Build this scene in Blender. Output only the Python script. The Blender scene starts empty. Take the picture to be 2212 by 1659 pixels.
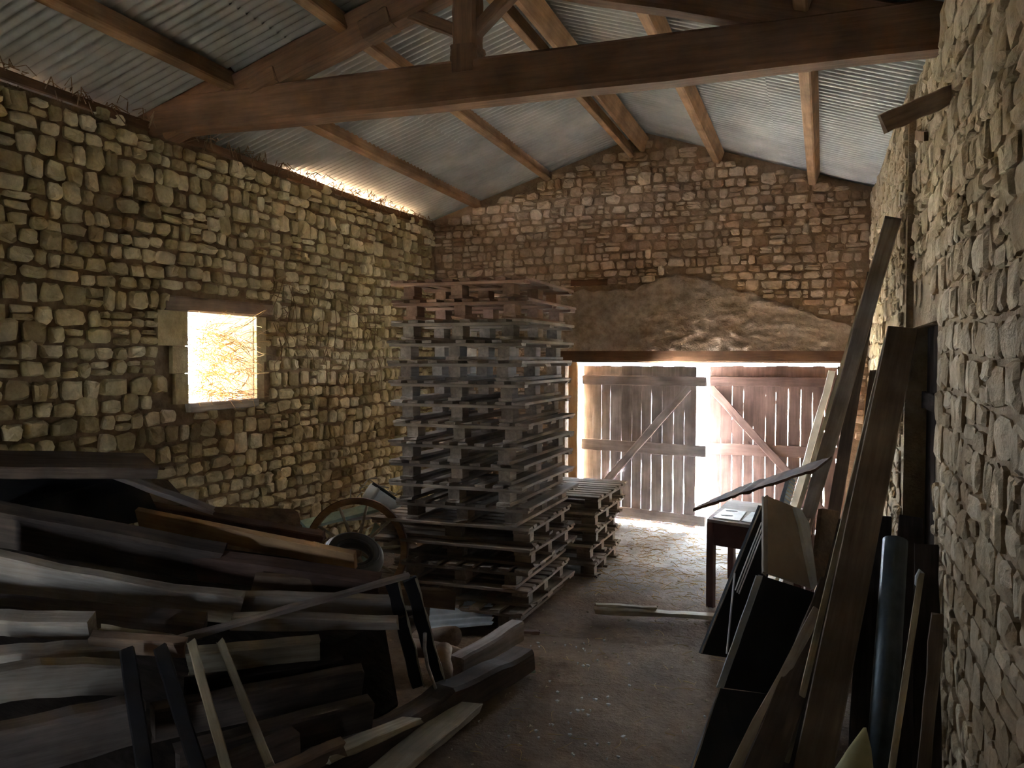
import bpy, bmesh, math, random
from mathutils import Vector, Matrix, noise
C = bpy.context.scene.collection
SC = bpy.context.scene
random.seed(7)
# ------------------------------------------------------------------ camera
H, YAW, PITCH, ROLL, FPX = 1.85, .3515, .0316, .0021, 1787.4
_cy, _sy = math.cos(YAW), math.sin(YAW)
_F = Vector((-_sy, _cy, 0)); _R = Vector((_cy, _sy, 0)); _U = Vector((0, 0, 1))
CF = _F*math.cos(PITCH)-_U*math.sin(PITCH); _u2 = _U*math.cos(PITCH)+_F*math.sin(PITCH)
CR = _R*math.cos(ROLL)+_u2*math.sin(ROLL); CU = _u2*math.cos(ROLL)-_R*math.sin(ROLL)
cam = bpy.data.objects.new('camera', bpy.data.cameras.new('camera')); C.objects.link(cam)
cam.matrix_world = Matrix(((CR.x, CU.x, -CF.x, 0), (CR.y, CU.y, -CF.y, 0), (CR.z, CU.z, -CF.z, H), (0, 0, 0, 1)))
cam.data.sensor_width = 36; cam.data.lens = 36*FPX/2212; cam.data.clip_start = .05
SC.camera = cam
# ------------------------------------------------------------------ world, sun, exposure
W = bpy.data.worlds.new('world'); SC.world = W; W.use_nodes = True
bg = W.node_tree.nodes['Background']; bg.inputs[0].default_value = (.76, .88, 1.0, 1); bg.inputs[1].default_value = 30.0
sun = bpy.data.objects.new('sun', bpy.data.lights.new('sun', 'SUN')); C.objects.link(sun)
sun.data.energy = 120; sun.data.angle = .01; sun.data.color = (1, .93, .78)
sun.rotation_euler = Vector((-.82, -.42, 1.25)).to_track_quat('Z', 'Y').to_euler()
SC.view_settings.view_transform = 'Standard'; SC.view_settings.look = 'None'
SC.view_settings.gamma = 1; SC.view_settings.use_curve_mapping = False
SC.view_settings.exposure = 3.2
SC.cycles.use_denoising = True
SC.cycles.max_bounces = 10; SC.cycles.diffuse_bounces = 7; SC.cycles.sample_clamp_indirect = 6
def portal(name, loc, rot, sx, sy):                 # sky portals: they only tell the renderer where daylight comes in
    l = bpy.data.lights.new(name, 'AREA'); l.shape = 'RECTANGLE'; l.size = sx; l.size_y = sy
    l.cycles.is_portal = True
    o = bpy.data.objects.new(name, l); C.objects.link(o); o.location = loc; o.rotation_euler = rot
R90 = math.pi/2
portal('door_portal', (-1.1, 9.62, .95), (-R90, 0, 0), 3.2, 1.9)
portal('window_portal', (-4.92, 5.27, 1.85), (0, -R90, 0), .75, .85)
portal('rear_portal', (-3.5, -2.72, 1.0), (R90, 0, 0), .5, 1.6)

def ray(u, v): return CF + CR*((u-1106)/FPX) - CU*((v-829.5)/FPX)
def P(u, v, X=None, Y=None, Z=None, t=None):         # point on a line of sight, at a plane or a depth in metres
    d = ray(u, v)
    if X is not None: t = X/d.x
    if Y is not None: t = Y/d.y
    if Z is not None: t = (Z-H)/d.z
    return Vector((0, 0, H)) + d*t
def proj(p):
    d = Vector(p)-Vector((0, 0, H)); t = d.dot(CF)
    if t < .1: return None
    return (1106+FPX*d.dot(CR)/t, 829.5-FPX*d.dot(CU)/t, t)

# ------------------------------------------------------------------ materials
def newmat(name):
    m = bpy.data.materials.new(name); m.use_nodes = True; nt = m.node_tree
    return m, nt, nt.nodes['Principled BSDF']
def N(nt, t, **k):
    n = nt.nodes.new(t)
    for a, b in k.items(): setattr(n, a, b)
    return n
def ramp(nt, stops):
    r = N(nt, 'ShaderNodeValToRGB'); e = r.color_ramp.elements
    while len(e) < len(stops): e.new(.5)
    for i, (p, c) in enumerate(stops): e[i].position = p; e[i].color = (*c, 1)
    return r
def mixc(nt, mode, fac, a, b):
    n = N(nt, 'ShaderNodeMix', data_type='RGBA', blend_type=mode)
    for s, v in ((0, fac), (6, a), (7, b)):
        if hasattr(v, 'links'): nt.links.new(v, n.inputs[s])
        else: n.inputs[s].default_value = v if s == 0 else (*v, 1)
    return n.outputs[2]
def wood(name, c1, c2, rough=.8, grain=1.0, vary=.5, spec=.2):
    m, nt, b = newmat(name); L = nt.links.new
    tc = N(nt, 'ShaderNodeTexCoord'); oi = N(nt, 'ShaderNodeObjectInfo')
    add = N(nt, 'ShaderNodeVectorMath', operation='ADD'); L(tc.outputs['Object'], add.inputs[0]); 
    mul = N(nt, 'ShaderNodeMath', operation='MULTIPLY'); mul.inputs[1].default_value = 37; L(oi.outputs['Random'], mul.inputs[0]); L(mul.outputs[0], add.inputs[1])
    mp = N(nt, 'ShaderNodeMapping'); mp.inputs['Scale'].default_value = (1.6*grain, 22*grain, 22*grain); L(add.outputs[0], mp.inputs[0])
    n1 = N(nt, 'ShaderNodeTexNoise'); n1.inputs['Scale'].default_value = 1.6; n1.inputs['Detail'].default_value = 7; n1.inputs['Roughness'].default_value = .65; L(mp.outputs[0], n1.inputs[0])
    n2 = N(nt, 'ShaderNodeTexNoise'); n2.inputs['Scale'].default_value = 3.5; n2.inputs['Detail'].default_value = 4; L(add.outputs[0], n2.inputs[0])
    r = ramp(nt, [(.3, c2), (.7, c1)]); L(n1.outputs[0], r.inputs[0])
    r2 = ramp(nt, [(.35, (.55, .52, .5)), (.65, (1.15, 1.12, 1.1))]); L(n2.outputs[0], r2.inputs[0])
    c = mixc(nt, 'MULTIPLY', .8, r.outputs[0], r2.outputs[0])
    mr = N(nt, 'ShaderNodeMapRange'); mr.inputs[3].default_value = 1-vary; mr.inputs[4].default_value = 1+vary*.7; L(oi.outputs['Random'], mr.inputs[0])
    hsv = N(nt, 'ShaderNodeHueSaturation'); L(c, hsv.inputs['Color']); L(mr.outputs[0], hsv.inputs['Value'])
    L(hsv.outputs[0], b.inputs['Base Color']); b.inputs['Roughness'].default_value = rough; b.inputs['Specular IOR Level'].default_value = spec
    bp = N(nt, 'ShaderNodeBump'); bp.inputs['Strength'].default_value = .5; bp.inputs['Distance'].default_value = .006; L(n1.outputs[0], bp.inputs['Height']); L(bp.outputs[0], b.inputs['Normal'])
    return m
def stonemat(name, cols, bump=.012, soil=(.16, .10, .06), soilamt=.5):
    m, nt, b = newmat(name); L = nt.links.new
    tc = N(nt, 'ShaderNodeNewGeometry')
    at = N(nt, 'ShaderNodeAttribute', attribute_name='tone')
    r = ramp(nt, [(i/(len(cols)-1), c) for i, c in enumerate(cols)]); L(at.outputs['Fac'], r.inputs[0])
    n1 = N(nt, 'ShaderNodeTexNoise'); n1.inputs['Scale'].default_value = 14; n1.inputs['Detail'].default_value = 8; n1.inputs['Roughness'].default_value = .7; L(tc.outputs['Position'], n1.inputs[0])
    n2 = N(nt, 'ShaderNodeTexNoise'); n2.inputs['Scale'].default_value = 55; n2.inputs['Detail'].default_value = 5; L(tc.outputs['Position'], n2.inputs[0])
    n3 = N(nt, 'ShaderNodeTexNoise'); n3.inputs['Scale'].default_value = 1.7; n3.inputs['Detail'].default_value = 5; L(tc.outputs['Position'], n3.inputs[0])
    r1 = ramp(nt, [(.3, (.62, .6, .58)), (.62, (1.12, 1.12, 1.12))]); L(n1.outputs[0], r1.inputs[0])
    c = mixc(nt, 'MULTIPLY', .9, r.outputs[0], r1.outputs[0])
    r2 = ramp(nt, [(.40, (0, 0, 0)), (.72, (soilamt,)*3)]); L(n3.outputs[0], r2.inputs[0])
    c = mixc(nt, 'MIX', r2.outputs[0], c, soil)
    L(c, b.inputs['Base Color']); b.inputs['Roughness'].default_value = .95; b.inputs['Specular IOR Level'].default_value = .1
    ad = N(nt, 'ShaderNodeMath', operation='MULTIPLY_ADD'); L(n2.outputs[0], ad.inputs[0]); ad.inputs[1].default_value = .35; L(n1.outputs[0], ad.inputs[2])
    bp = N(nt, 'ShaderNodeBump'); bp.inputs['Strength'].default_value = .9; bp.inputs['Distance'].default_value = bump; L(ad.outputs[0], bp.inputs['Height']); L(bp.outputs[0], b.inputs['Normal'])
    return m
def plain(name, col, rough=.6, metal=0, nscale=6, var=.4, bump=.0, spec=.3, col2=None):
    m, nt, b = newmat(name); L = nt.links.new
    tc = N(nt, 'ShaderNodeTexCoord')
    n1 = N(nt, 'ShaderNodeTexNoise'); n1.inputs['Scale'].default_value = nscale; n1.inputs['Detail'].default_value = 7; n1.inputs['Roughness'].default_value = .65; L(tc.outputs['Object'], n1.inputs[0])
    r = ramp(nt, [(.32, col2 or tuple(x*(1-var) for x in col)), (.66, tuple(min(1, x*(1+var*.4)) for x in col))]); L(n1.outputs[0], r.inputs[0])
    L(r.outputs[0], b.inputs['Base Color']); b.inputs['Roughness'].default_value = rough; b.inputs['Metallic'].default_value = metal; b.inputs['Specular IOR Level'].default_value = spec
    if bump:
        bp = N(nt, 'ShaderNodeBump'); bp.inputs['Distance'].default_value = bump; L(n1.outputs[0], bp.inputs['Height']); L(bp.outputs[0], b.inputs['Normal'])
    return m
M_LEFT = stonemat('left_wall_limestone', [(.34, .26, .14), (.55, .45, .26), (.68, .57, .35), (.80, .70, .48)])
M_FAR = stonemat('gable_limestone', [(.36, .22, .14), (.49, .33, .22), (.59, .42, .29), (.68, .51, .37)], .012)
M_RIGHT = stonemat('right_wall_limestone', [(.40, .30, .19), (.50, .39, .26), (.58, .46, .32), (.62, .51, .37)], .02)
M_MORT = stonemat('earth_mortar', [(.25, .17, .10), (.25, .17, .10)], .03)
M_MORTF = stonemat('gable_mortar', [(.30, .20, .13), (.30, .20, .13)], .03)
M_MORTR = stonemat('pale_mortar', [(.40, .30, .20), (.40, .30, .20)], .04)
M_PLAST = stonemat('smeared_lime_mortar', [(.38, .27, .19), (.46, .34, .25), (.54, .42, .32)], .05)
M_EARTH = stonemat('packed_earth', [(.21, .14, .09), (.54, .53, .51)], .03, (.10, .07, .05), .7)  # pale end: straw dust plus door daylight painted into the colour
M_BEAM = wood('old_oak_beam', (.20, .105, .055), (.11, .058, .03), vary=.1)
M_PURL = wood('oak_purlin', (.40, .24, .13), (.24, .135, .07), vary=.12)
M_GREY = wood('weathered_grey_board', (.36, .31, .29), (.20, .165, .15), vary=.25)
M_DOORL = wood('lavender_grey_door_board', (.76, .71, .75), (.50, .46, .48), vary=.15)  # lightened so the colour carries glare from the bright door gaps
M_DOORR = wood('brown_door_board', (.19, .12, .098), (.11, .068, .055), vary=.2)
M_PAL = wood('pallet_wood', (.35, .28, .22), (.18, .14, .11), vary=.35)
M_PALR = wood('reddish_pallet_wood', (.44, .27, .19), (.26, .15, .10), vary=.2)  # redder copy of pallet wood: light on the top two put into colour
M_DARK = wood('dark_pile_board', (.14, .11, .095), (.065, .05, .045), vary=.3)
M_BLACKW = wood('shade_black_board', (.05, .04, .036), (.025, .02, .018), rough=1, vary=.2, spec=0)  # near-black wood: shade of the doorway recess and pile gaps, put in the colour
M_UMBER = wood('umber_board', (.24, .19, .15), (.13, .10, .08), vary=.1)
M_MID = wood('brown_pile_board', (.30, .21, .15), (.16, .11, .08), vary=.2)
M_PALE = wood('pale_rough_board', (.52, .47, .36), (.30, .26, .19), vary=.15)
M_ORNG = wood('fresh_sawn_board', (.62, .40, .22), (.44, .26, .13), vary=.05)
M_SLAB = wood('grey_slab', (.48, .43, .38), (.26, .22, .19), vary=.1)
M_WHITE = plain('white_painted_wood', (.72, .72, .70), .6, var=.25, bump=.002)
M_BLACK = plain('black_panel', (.018, .017, .020), .65, var=.3, spec=.2)
M_VENEER = plain('brown_hardboard', (.38, .29, .21), .8, var=.12)
M_REDW = plain('dark_red_painted_wood', (.10, .045, .04), .6, var=.25)
M_EDGE = plain('blue_grey_edge', (.36, .40, .43), .6, var=.2)
M_ZINC = plain('galvanised_steel', (.46, .45, .43), .6, .2, 2, .3, 0, .4)
M_ZINC2 = plain('bluish_galvanised_steel', (.50, .56, .62), .5, .3, 5, .3, 0, .4)
M_RUST = plain('rusty_iron', (.16, .09, .06), .85, .2, 9, .5, .004)
M_RUB = plain('black_rubber', (.035, .036, .042), .38, 0, 12, .3, .002, .5)
M_IRON = plain('dark_iron', (.07, .085, .095), .5, .6, 9, .4)
M_PIPE = plain('grey_plastic_pipe', (.56, .55, .52), .5, 0, 4, .3)
M_STRAW = plain('straw', (.50, .33, .15), .9, 0, 3, .4)
M_TWIG = plain('twig', (.22, .14, .08), .9, 0, 3, .4)
M_BLUE = plain('pale_blue_plastic', (.50, .62, .80), .45, 0, 6, .2)
M_GREEN = plain('pale_green_sheet', (.36, .46, .38), .6, 0, 6, .4)
M_YEL = plain('dull_yellow_plastic', (.42, .40, .22), .55, 0, 4, .3)
M_GRASS = plain('sunlit_ground', (.47, .46, .38), .95, 0, 2, .3)

# ------------------------------------------------------------------ mesh helpers
def mk(name, verts, faces, mat, parent=None, loc=None, smooth=False, rot=None, tone=None, origin=None):
    if origin is not None: verts = [Vector(v)-origin for v in verts]; loc = origin
    me = bpy.data.meshes.new(name); me.from_pydata([tuple(v) for v in verts], [], faces); me.update()
    if smooth: me.polygons.foreach_set('use_smooth', [True]*len(me.polygons))
    if tone is not None:
        a = me.attributes.new('tone', 'FLOAT', 'POINT')
        a.data.foreach_set('value', tone if hasattr(tone, '__len__') else [tone]*len(verts))
    me.materials.append(mat)
    o = bpy.data.objects.new(name, me); C.objects.link(o)
    if parent: o.parent = parent
    if loc is not None: o.location = loc
    if rot is not None: o.rotation_euler = rot
    return o
def tag(o, label=None, cat=None, group=None, kind=None):
    if label: o['label'] = label
    if cat: o['category'] = cat
    if group: o['group'] = group
    if kind: o['kind'] = kind
    return o
def empty(name, loc=(0, 0, 0), rz=0, label=None, cat=None, group=None, kind=None):
    o = bpy.data.objects.new(name, None); C.objects.link(o); o.location = loc; o.rotation_euler = (0, 0, rz); o.empty_display_size = .1
    return tag(o, label, cat, group, kind)
def fixnorm(o):
    bm = bmesh.new(); bm.from_mesh(o.data); bmesh.ops.recalc_face_normals(bm, faces=bm.faces); bm.to_mesh(o.data); bm.free(); return o
def board_geo(L, w, th, seg=8, rough=.004, bow=0, taper=1, wav=0, seed=0, ch=None, endj=.01):
    """box section board along +X centred on x, chamfered, wavy edges; w on Z, th on Y"""
    rnd = random.Random(seed); c = min(w, th)*.12 if ch is None else ch
    V = []; F = []
    for i in range(seg+1):
        s = i/seg; x = (s-.5)*L; k = 1+(taper-1)*s
        hw = w*k/2; ht = th/2; dz = bow*math.sin(math.pi*s)
        up = hw+rnd.uniform(-rough, rough)+wav*noise.noise(Vector((s*L*2.3, seed*1.7, 0)))
        dn = hw+rnd.uniform(-rough, rough)+wav*noise.noise(Vector((s*L*2.3, seed*1.7, 9)))
        ring = [(-ht+c, up), (ht-c, up), (ht, up-c), (ht, -dn+c), (ht-c, -dn), (-ht+c, -dn), (-ht, -dn+c), (-ht, up-c)]
        for y, z in ring:
            e = rnd.uniform(-endj, endj) if i in (0, seg) else 0
            V.append((x+e, y+rnd.uniform(-rough, rough)*.3, z+dz))
    for i in range(seg):
        for j in range(8):
            a = i*8+j; b = i*8+(j+1) % 8; F.append((a, b, b+8, a+8))
    F.append(tuple(range(7, -1, -1))); F.append(tuple(seg*8+j for j in range(8)))
    return V, F
def basis(p0, p1, up):
    x = (p1-p0).normalized(); y = Vector(up).cross(x).normalized(); z = x.cross(y)
    return Matrix((x, y, z)).transposed()
def board(name, p0, p1, w, th, mat, up=(0, 0, 1), parent=None, **k):
    """board from p0 to p1; its width w lies along `up`, thickness th across"""
    p0, p1 = Vector(p0), Vector(p1)
    V, F = board_geo((p1-p0).length, w, th, **k)
    R = basis(p0, p1, up); mid = (p0+p1)/2
    o = mk(name, V, F, mat, parent)
    o.rotation_euler = R.to_euler(); o.location = mid
    return o
def solid(name, poly, thick, mat, parent=None, smooth=False):
    """flat polygon (world points) given thickness along its normal, origin at its centroid"""
    poly = [Vector(p) for p in poly]; c = sum(poly, Vector())/len(poly)
    n = Vector()
    for i in range(len(poly)): n += (poly[i]-c).cross(poly[(i+1) % len(poly)]-c)
    n.normalize()
    if n.dot(Vector((0, 0, H))-c) < 0: n = -n
    k = len(poly); V = poly+[p-n*thick for p in poly]
    F = [tuple(range(k)), tuple(range(2*k-1, k-1, -1))]+[(i, (i+1) % k, (i+1) % k+k, i+k) for i in range(k)]
    return fixnorm(mk(name, V, F, mat, parent, origin=c))
def tube_geo(pts, r, n=6, V=None, F=None, taper=1, cap=True):
    V = [] if V is None else V; F = [] if F is None else F; base = len(V); m = len(pts)
    pts = [Vector(p) for p in pts]; side = None
    for i, p in enumerate(pts):
        d = (pts[min(i+1, m-1)]-pts[max(i-1, 0)]).normalized()
        a = d.orthogonal().normalized() if side is None else (side-d*side.dot(d)).normalized()
        side = a; b = d.cross(a); rr = r*(1+(taper-1)*i/max(1, m-1))
        for j in range(n):
            t = 2*math.pi*j/n; V.append(p+a*math.cos(t)*rr+b*math.sin(t)*rr)
    for i in range(m-1):
        for j in range(n):
            q = base+i*n; F.append((q+j, q+(j+1) % n, q+(j+1) % n+n, q+j+n))
    if cap: F.append(tuple(base+j for j in range(n-1, -1, -1))); F.append(tuple(base+(m-1)*n+j for j in range(n)))
    return V, F
def strands(name, lines, r, mat, parent=None, origin=None, n=3):
    V = []; F = []
    for l in lines: tube_geo(l, r*random.uniform(.6, 1.3), n, V, F, cap=False)
    return mk(name, V, F, mat, parent, origin=origin)
def prism(name, poly, axis, d0, d1, mat, parent=None, tone=.5, hole=None):
    """polygon in the (h, z) plane pushed from d0 to d1 along axis ('X' or 'Y')"""
    k = len(poly); mkp = (lambda h, z, d: (d, h, z)) if axis == 'X' else (lambda h, z, d: (h, d, z))
    V = [mkp(h, z, d0) for h, z in poly]+[mkp(h, z, d1) for h, z in poly]
    F = [tuple(range(k)), tuple(range(2*k-1, k-1, -1))]+[(i, (i+1) % k, (i+1) % k+k, i+k) for i in range(k)]
    return V, F
def walls(name, prisms, mat, kind='structure'):
    V = []; F = []
    for v, f in prisms:
        b = len(V); V += v; F += [tuple(i+b for i in q) for q in f]
    o = mk(name, V, F, mat, tone=[.5]*len(V)); fixnorm(o); o['kind'] = kind; return o

# ------------------------------------------------------------------ the shell
XL, XR, XRN, YF, YB = -4.33, .50, .54, 9.11, -2.3
RX, RZ = -1.79, 4.34
def zroof(x): return RZ+.315*(x-RX) if x < RX else RZ-.325*(x-RX)
WT = 3.41
WY0, WY1, WZ0, WZ1 = 4.885, 5.668, 1.508, 2.182      # window in the left wall
DX0, DX1, DZ = -2.70, .31, 1.80                      # cart door in the far wall
SY0, SY1, SZ = 4.54, 5.66, 2.04                      # side doorway in the right wall

g = 24; V = []; F = []
nx, ny = 60, 130
for j in range(ny+1):
    for i in range(nx+1):
        x = XL-.05+(XR+1.2-XL)*i/nx; y = YB+(9.9-YB)*j/ny
        V.append((x, y, -.012+.022*noise.noise(Vector((x*1.3, y*1.3, 0)))+.012*noise.noise(Vector((x*6, y*6, 3)))))
for j in range(ny):
    for i in range(nx):
        a = j*(nx+1)+i; F.append((a, a+1, a+nx+2, a+nx+1))
fl = mk('floor', V, F, M_EARTH, smooth=True, tone=[max(0, min(1, (y-6.1)/1.6+.5*noise.noise(Vector((x*1.4, y*1.4, 7)))))*max(0, min(1, (x+2.4)/.8)) for x, y, z in V]); fl['kind'] = 'structure'  # tone lightens towards the door: daylight painted in, with straw dust
gr = mk('ground_outside', [(-40, -30, -.06), (40, -30, -.06), (40, 60, -.06), (-40, 60, -.06)], [(0, 1, 2, 3)], M_GRASS); gr['kind'] = 'structure'

XO = -4.90; s = .022
wl = walls('wall_left', [prism('', p, 'X', XO, XL-s, M_MORT) for p in (
    [(YB-.4, -.1), (WY0, -.1), (WY0, WT), (YB-.4, WT)], [(WY1, -.1), (9.6, -.1), (9.6, WT), (WY1, WT)],
    [(WY0, -.1), (WY1, -.1), (WY1, WZ0), (WY0, WZ0)], [(WY0, WZ1), (WY1, WZ1), (WY1, WT), (WY0, WT)])], M_MORT)
gable = [(XO, DZ), (XR+.6, DZ), (XR+.6, zroof(XR+.6)-.012), (RX, RZ-.012), (XO, zroof(XO)-.02)]
wf = walls('wall_far', [prism('', p, 'Y', YF+s, 9.62, M_MORT) for p in (
    [(XO, -.1), (DX0, -.1), (DX0, DZ), (XO, DZ)], [(DX1, -.1), (XR+.6, -.1), (XR+.6, DZ), (DX1, DZ)], gable)], M_MORTF)
zr2 = zroof(XR+.5)-.04
wr = walls('wall_right', [prism('', p, 'X', a+s, 1.12, M_MORTR) for p, a in (
    ([(SY1, -.1), (9.6, -.1), (9.6, 3.53), (SY1, 3.53)], XR), ([(YB-.4, -.1), (SY0, -.1), (SY0, 3.52), (YB-.4, 3.52)], XRN),
    ([(SY0, SZ), (SY1, SZ), (SY1, 3.52), (SY0, 3.52)], XRN), ([(SY0, -.1), (SY1, -.1), (SY1, SZ), (SY0, SZ)], .86))], M_MORTR)  # last prism added behind the side door to keep daylight out
RO0, RO1, ROZ = -3.55, -3.40, 1.5                       # unseen rear slit behind the camera, sized for faint bluish light on the left
wb = walls('wall_back', [prism('', p, 'Y', YB-.4, YB, M_MORT) for p in (
    [(XO, -.1), (RO0, -.1), (RO0, ROZ), (XO, ROZ)], [(RO1, -.1), (1.1, -.1), (1.1, ROZ), (RO1, ROZ)],
    [(XO, ROZ), (1.1, ROZ), (1.1, zroof(1.1)-.06), (RX, RZ-.07), (XO, zroof(XO)-.07)])], M_MORT)

tag(board('wall_timber', (-2.62, YF-.0, 2.70), (-2.2, YF-.0, 2.70), .07, .05, M_BEAM, parent=wf, seed=77), 'dark timber end built into the wall')
# ---- stones: every wall is laid in uneven courses, each stone a polygonal block proud of the mortar
def stone_geo(w, h, d, rnd, n=9, tilt=1.0):
    """front of a rough stone; local: a across, b up, c out of the wall"""
    V = []; k = rnd.uniform(.55, 1.0); jj = .09+.05*rnd.random()
    out = []
    for i in range(n):
        t = 2*math.pi*(i+rnd.uniform(-.22, .22))/n
        c, s_ = math.cos(t), math.sin(t); e = .42+.25*(1-k)
        a = math.copysign(abs(c)**e, c)*w/2; b = math.copysign(abs(s_)**e, s_)*h/2
        out.append((a*rnd.uniform(1-2*jj, 1.05), b*rnd.uniform(1-2*jj, 1.05)))
    tx, ty = rnd.uniform(-.3, .3)*tilt, rnd.uniform(-.3, .3)*tilt
    for a, b in out: V.append((a*1.02, b*1.02, -.03))
    for a, b in out: V.append((a, b, d*rnd.uniform(.35, .75)))
    for a, b in out: V.append((a*rnd.uniform(.62, .85), b*rnd.uniform(.62, .85), d*rnd.uniform(.75, 1.15)+a*tx*.5+b*ty*.5))
    V.append((rnd.uniform(-.1, .1)*w, rnd.uniform(-.1, .1)*h, d*rnd.uniform(.8, 1.25)))
    F = []
    for r in range(2):
        for i in range(n):
            j = (i+1) % n; F.append((r*n+i, r*n+j, r*n+n+j, r*n+n+i))
    for i in range(n): F.append((2*n+i, 2*n+(i+1) % n, 3*n))
    return V, F
def lay(wall, place, h0, h1, z0, ztop, ch, cw, skip, mat, depth, seed, gap=.010, tilt=1.0):
    """place(a, z, c) -> world point. Rows of stones between h0..h1; the 300 largest in the picture are parts of their own"""
    rnd = random.Random(seed); L = []; z = z0
    while z < ztop:
        hrow = rnd.uniform(*ch); wob = rnd.uniform(.012, .03); a = h0+rnd.uniform(-.1, 0); 
        while a < h1:
            w = rnd.uniform(*cw)*(1.35 if rnd.random() < .12 else 1)
            subs = [(z, hrow)]
            if hrow > ch[0]*1.25 and rnd.random() < .22: q = rnd.uniform(.4, .6); subs = [(z, hrow*q), (z+hrow*q, hrow*(1-q))]
            if rnd.random() < .06 : subs = [(z-.01, hrow+.04)]
            for zz, hh in subs:
                cz = zz+hh/2+.035*noise.noise(Vector((a*.9, zz*.5, seed)))+rnd.uniform(-.008, .008); ca = a+w/2
                if not skip(ca, cz, w, hh): L.append((ca, cz, w-gap, hh-gap, rnd.randrange(1 << 30)))
            a += w
        z += hrow
    sized = []
    for it in L:
        c = proj(place(it[0], it[1], 0)); area = 0
        if c and -60 < c[0] < 2270 and -60 < c[1] < 1720:
            q = [proj(place(it[0]+sx*it[2]/2, it[1]+sy*it[3]/2, 0)) for sx, sy in ((-1, -1), (1, -1), (1, 1), (-1, 1))]
            if all(q): area = abs(sum(q[i][0]*q[(i+1) % 4][1]-q[(i+1) % 4][0]*q[i][1] for i in range(4)))/2
        sized.append((area, it))
    sized.sort(key=lambda t: -t[0])
    BV = []; BF = []; BT = []
    for k, (area, (ca, cz, w, h, sd)) in enumerate(sized):
        r2 = random.Random(sd); V, F = stone_geo(w, h, r2.uniform(*depth), r2, 9, tilt); tone = r2.random()
        rot = r2.uniform(-.05, .05); cr, sr = math.cos(rot), math.sin(rot)
        Wv = [place(ca+a*cr-b*sr, cz+a*sr+b*cr, c) for a, b, c in V]
        if k < 300 and area > 60:
            o = place(ca, cz, 0); ob = mk('stone', Wv, F, mat, wall, origin=Vector(o), tone=tone)
        else:
            b = len(BV); BV += Wv; BF += [tuple(i+b for i in f) for f in F]; BT += [tone]*len(Wv)
    o = mk('rubble_stones', BV, BF, mat, wall, tone=BT); o['kind'] = 'stuff'
    return o
def skipL(a, z, w, h):
    if a+w/2 > YF+.02 or z+h/2 > WT+.06: return True
    return a+w/2 > WY0-.17 and a-w/2 < WY1+.12 and z+h/2 > WZ0-.02 and z-h/2 < WZ1+.13
lay(wl, lambda a, z, c: Vector((XL-s+c, a, z)), .9, YF, 0, WT, (.085, .15), (.075, .20), skipL, M_LEFT, (.02, .05), 3)
def mortar_edge(x):                                   # lower limit of bare stones on the far wall: smeared mortar below
    pts = [(-4.4, 2.45), (-2.9, 2.60), (-1.9, 2.62), (-1.45, 2.78), (-1.2, 2.72), (-.8, 2.58), (-.4, 2.45), (.02, 2.28), (.5, 2.15)]
    for (x0, z0), (x1, z1) in zip(pts, pts[1:]):
        if x0 <= x <= x1: return z0+(z1-z0)*(x-x0)/(x1-x0)
    return 2.3
def skipF(a, z, w, h):
    if a-w/2 < XL-.02 or a+w/2 > XR+.03: return True
    if z+h/2 > zroof(a)-.05: return True
    if z < 1.96: return a+w/2 > DX0-.16 and a-w/2 < DX1
    return a > -3.2 and z-h/2 < mortar_edge(a)
lay(wf, lambda a, z, c: Vector((a, YF+s-c, z)), XL, XR, 0, RZ, (.06, .125), (.06, .19), skipF, M_FAR, (.015, .045), 5, gap=.006)
def skipR(a, z, w, h): return z+h/2 > 3.56 or (a+w/2 > SY0-.01 and a-w/2 < SY1+.02 and z-h/2 < SZ+.1) or (a-w/2 < SY1 < a+w/2)
def placeR(a, z, c): return Vector(((XR if a > SY1 else XRN)+s-c, a, z))
lay(wr, placeR, .9, YF, 0, 3.56, (.08, .17), (.08, .22), skipR, M_RIGHT, (.012, .030), 9, gap=.004, tilt=.35)

# smeared mortar patch on the far wall: raised rough skin
V = []; F = []; nx, nz = 150, 50
for j in range(nz+1):
    for i in range(nx+1):
        x = -3.2+(XR+3.2)*i/nx; zt = mortar_edge(x)+.05*noise.noise(Vector((x*7, 0, 2)))
        z = 1.93+(zt-1.93)*j/nz
        d = .022+.026*noise.noise(Vector((x*5, z*8, 1)))+.026*noise.noise(Vector((x*13, z*17, 5)))
        if j == nz or i == 0: d = -.02
        V.append((x, YF-d+.004, z))
for j in range(nz):
    for i in range(nx):
        a = j*(nx+1)+i; F.append((a, a+1, a+nx+2, a+nx+1))
mk('mortar_skin', V, F, M_PLAST, wf, smooth=True, tone=[.5+.5*noise.noise(Vector(v)*2) for v in V])
tag(board('lintel', (DX0-.15, YF+.14, 1.885), (DX1+.12, YF+.14, 1.875), .16, .26, M_BEAM, parent=wf, seed=3, seg=12, rough=.008), 'dark timber lintel')
# window dressing
jm = lambda p0, p1, w, th, m, sd, nm='jamb_stone', up=(0, 0, 1): board(nm, p0, p1, w, th, m, up=up, parent=wl, seed=sd, seg=3, rough=.005, ch=.012)
for k, (za, zb, w) in enumerate(((WZ0+.0, WZ0+.22, .13), (WZ0+.225, WZ0+.42, .16), (WZ0+.425, WZ1-.0, .30))):
    o = mk('jamb_stone', *prism('', [(WY0-w, za), (WY0-.005, za), (WY0-.005, zb), (WY0-w, zb)], 'X', XL-.28, XL+.012, None), M_LEFT, wl, tone=.15+.1*k); fixnorm(o)
for k, (za, zb, w) in enumerate(((WZ0+.0, WZ0+.30, .10), (WZ0+.305, WZ1, .13))):
    o = mk('jamb_stone', *prism('', [(WY1+.005, za), (WY1+w, za), (WY1+w, zb), (WY1+.005, zb)], 'X', XL-.28, XL+.012, None), M_LEFT, wl, tone=.2); fixnorm(o)
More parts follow.
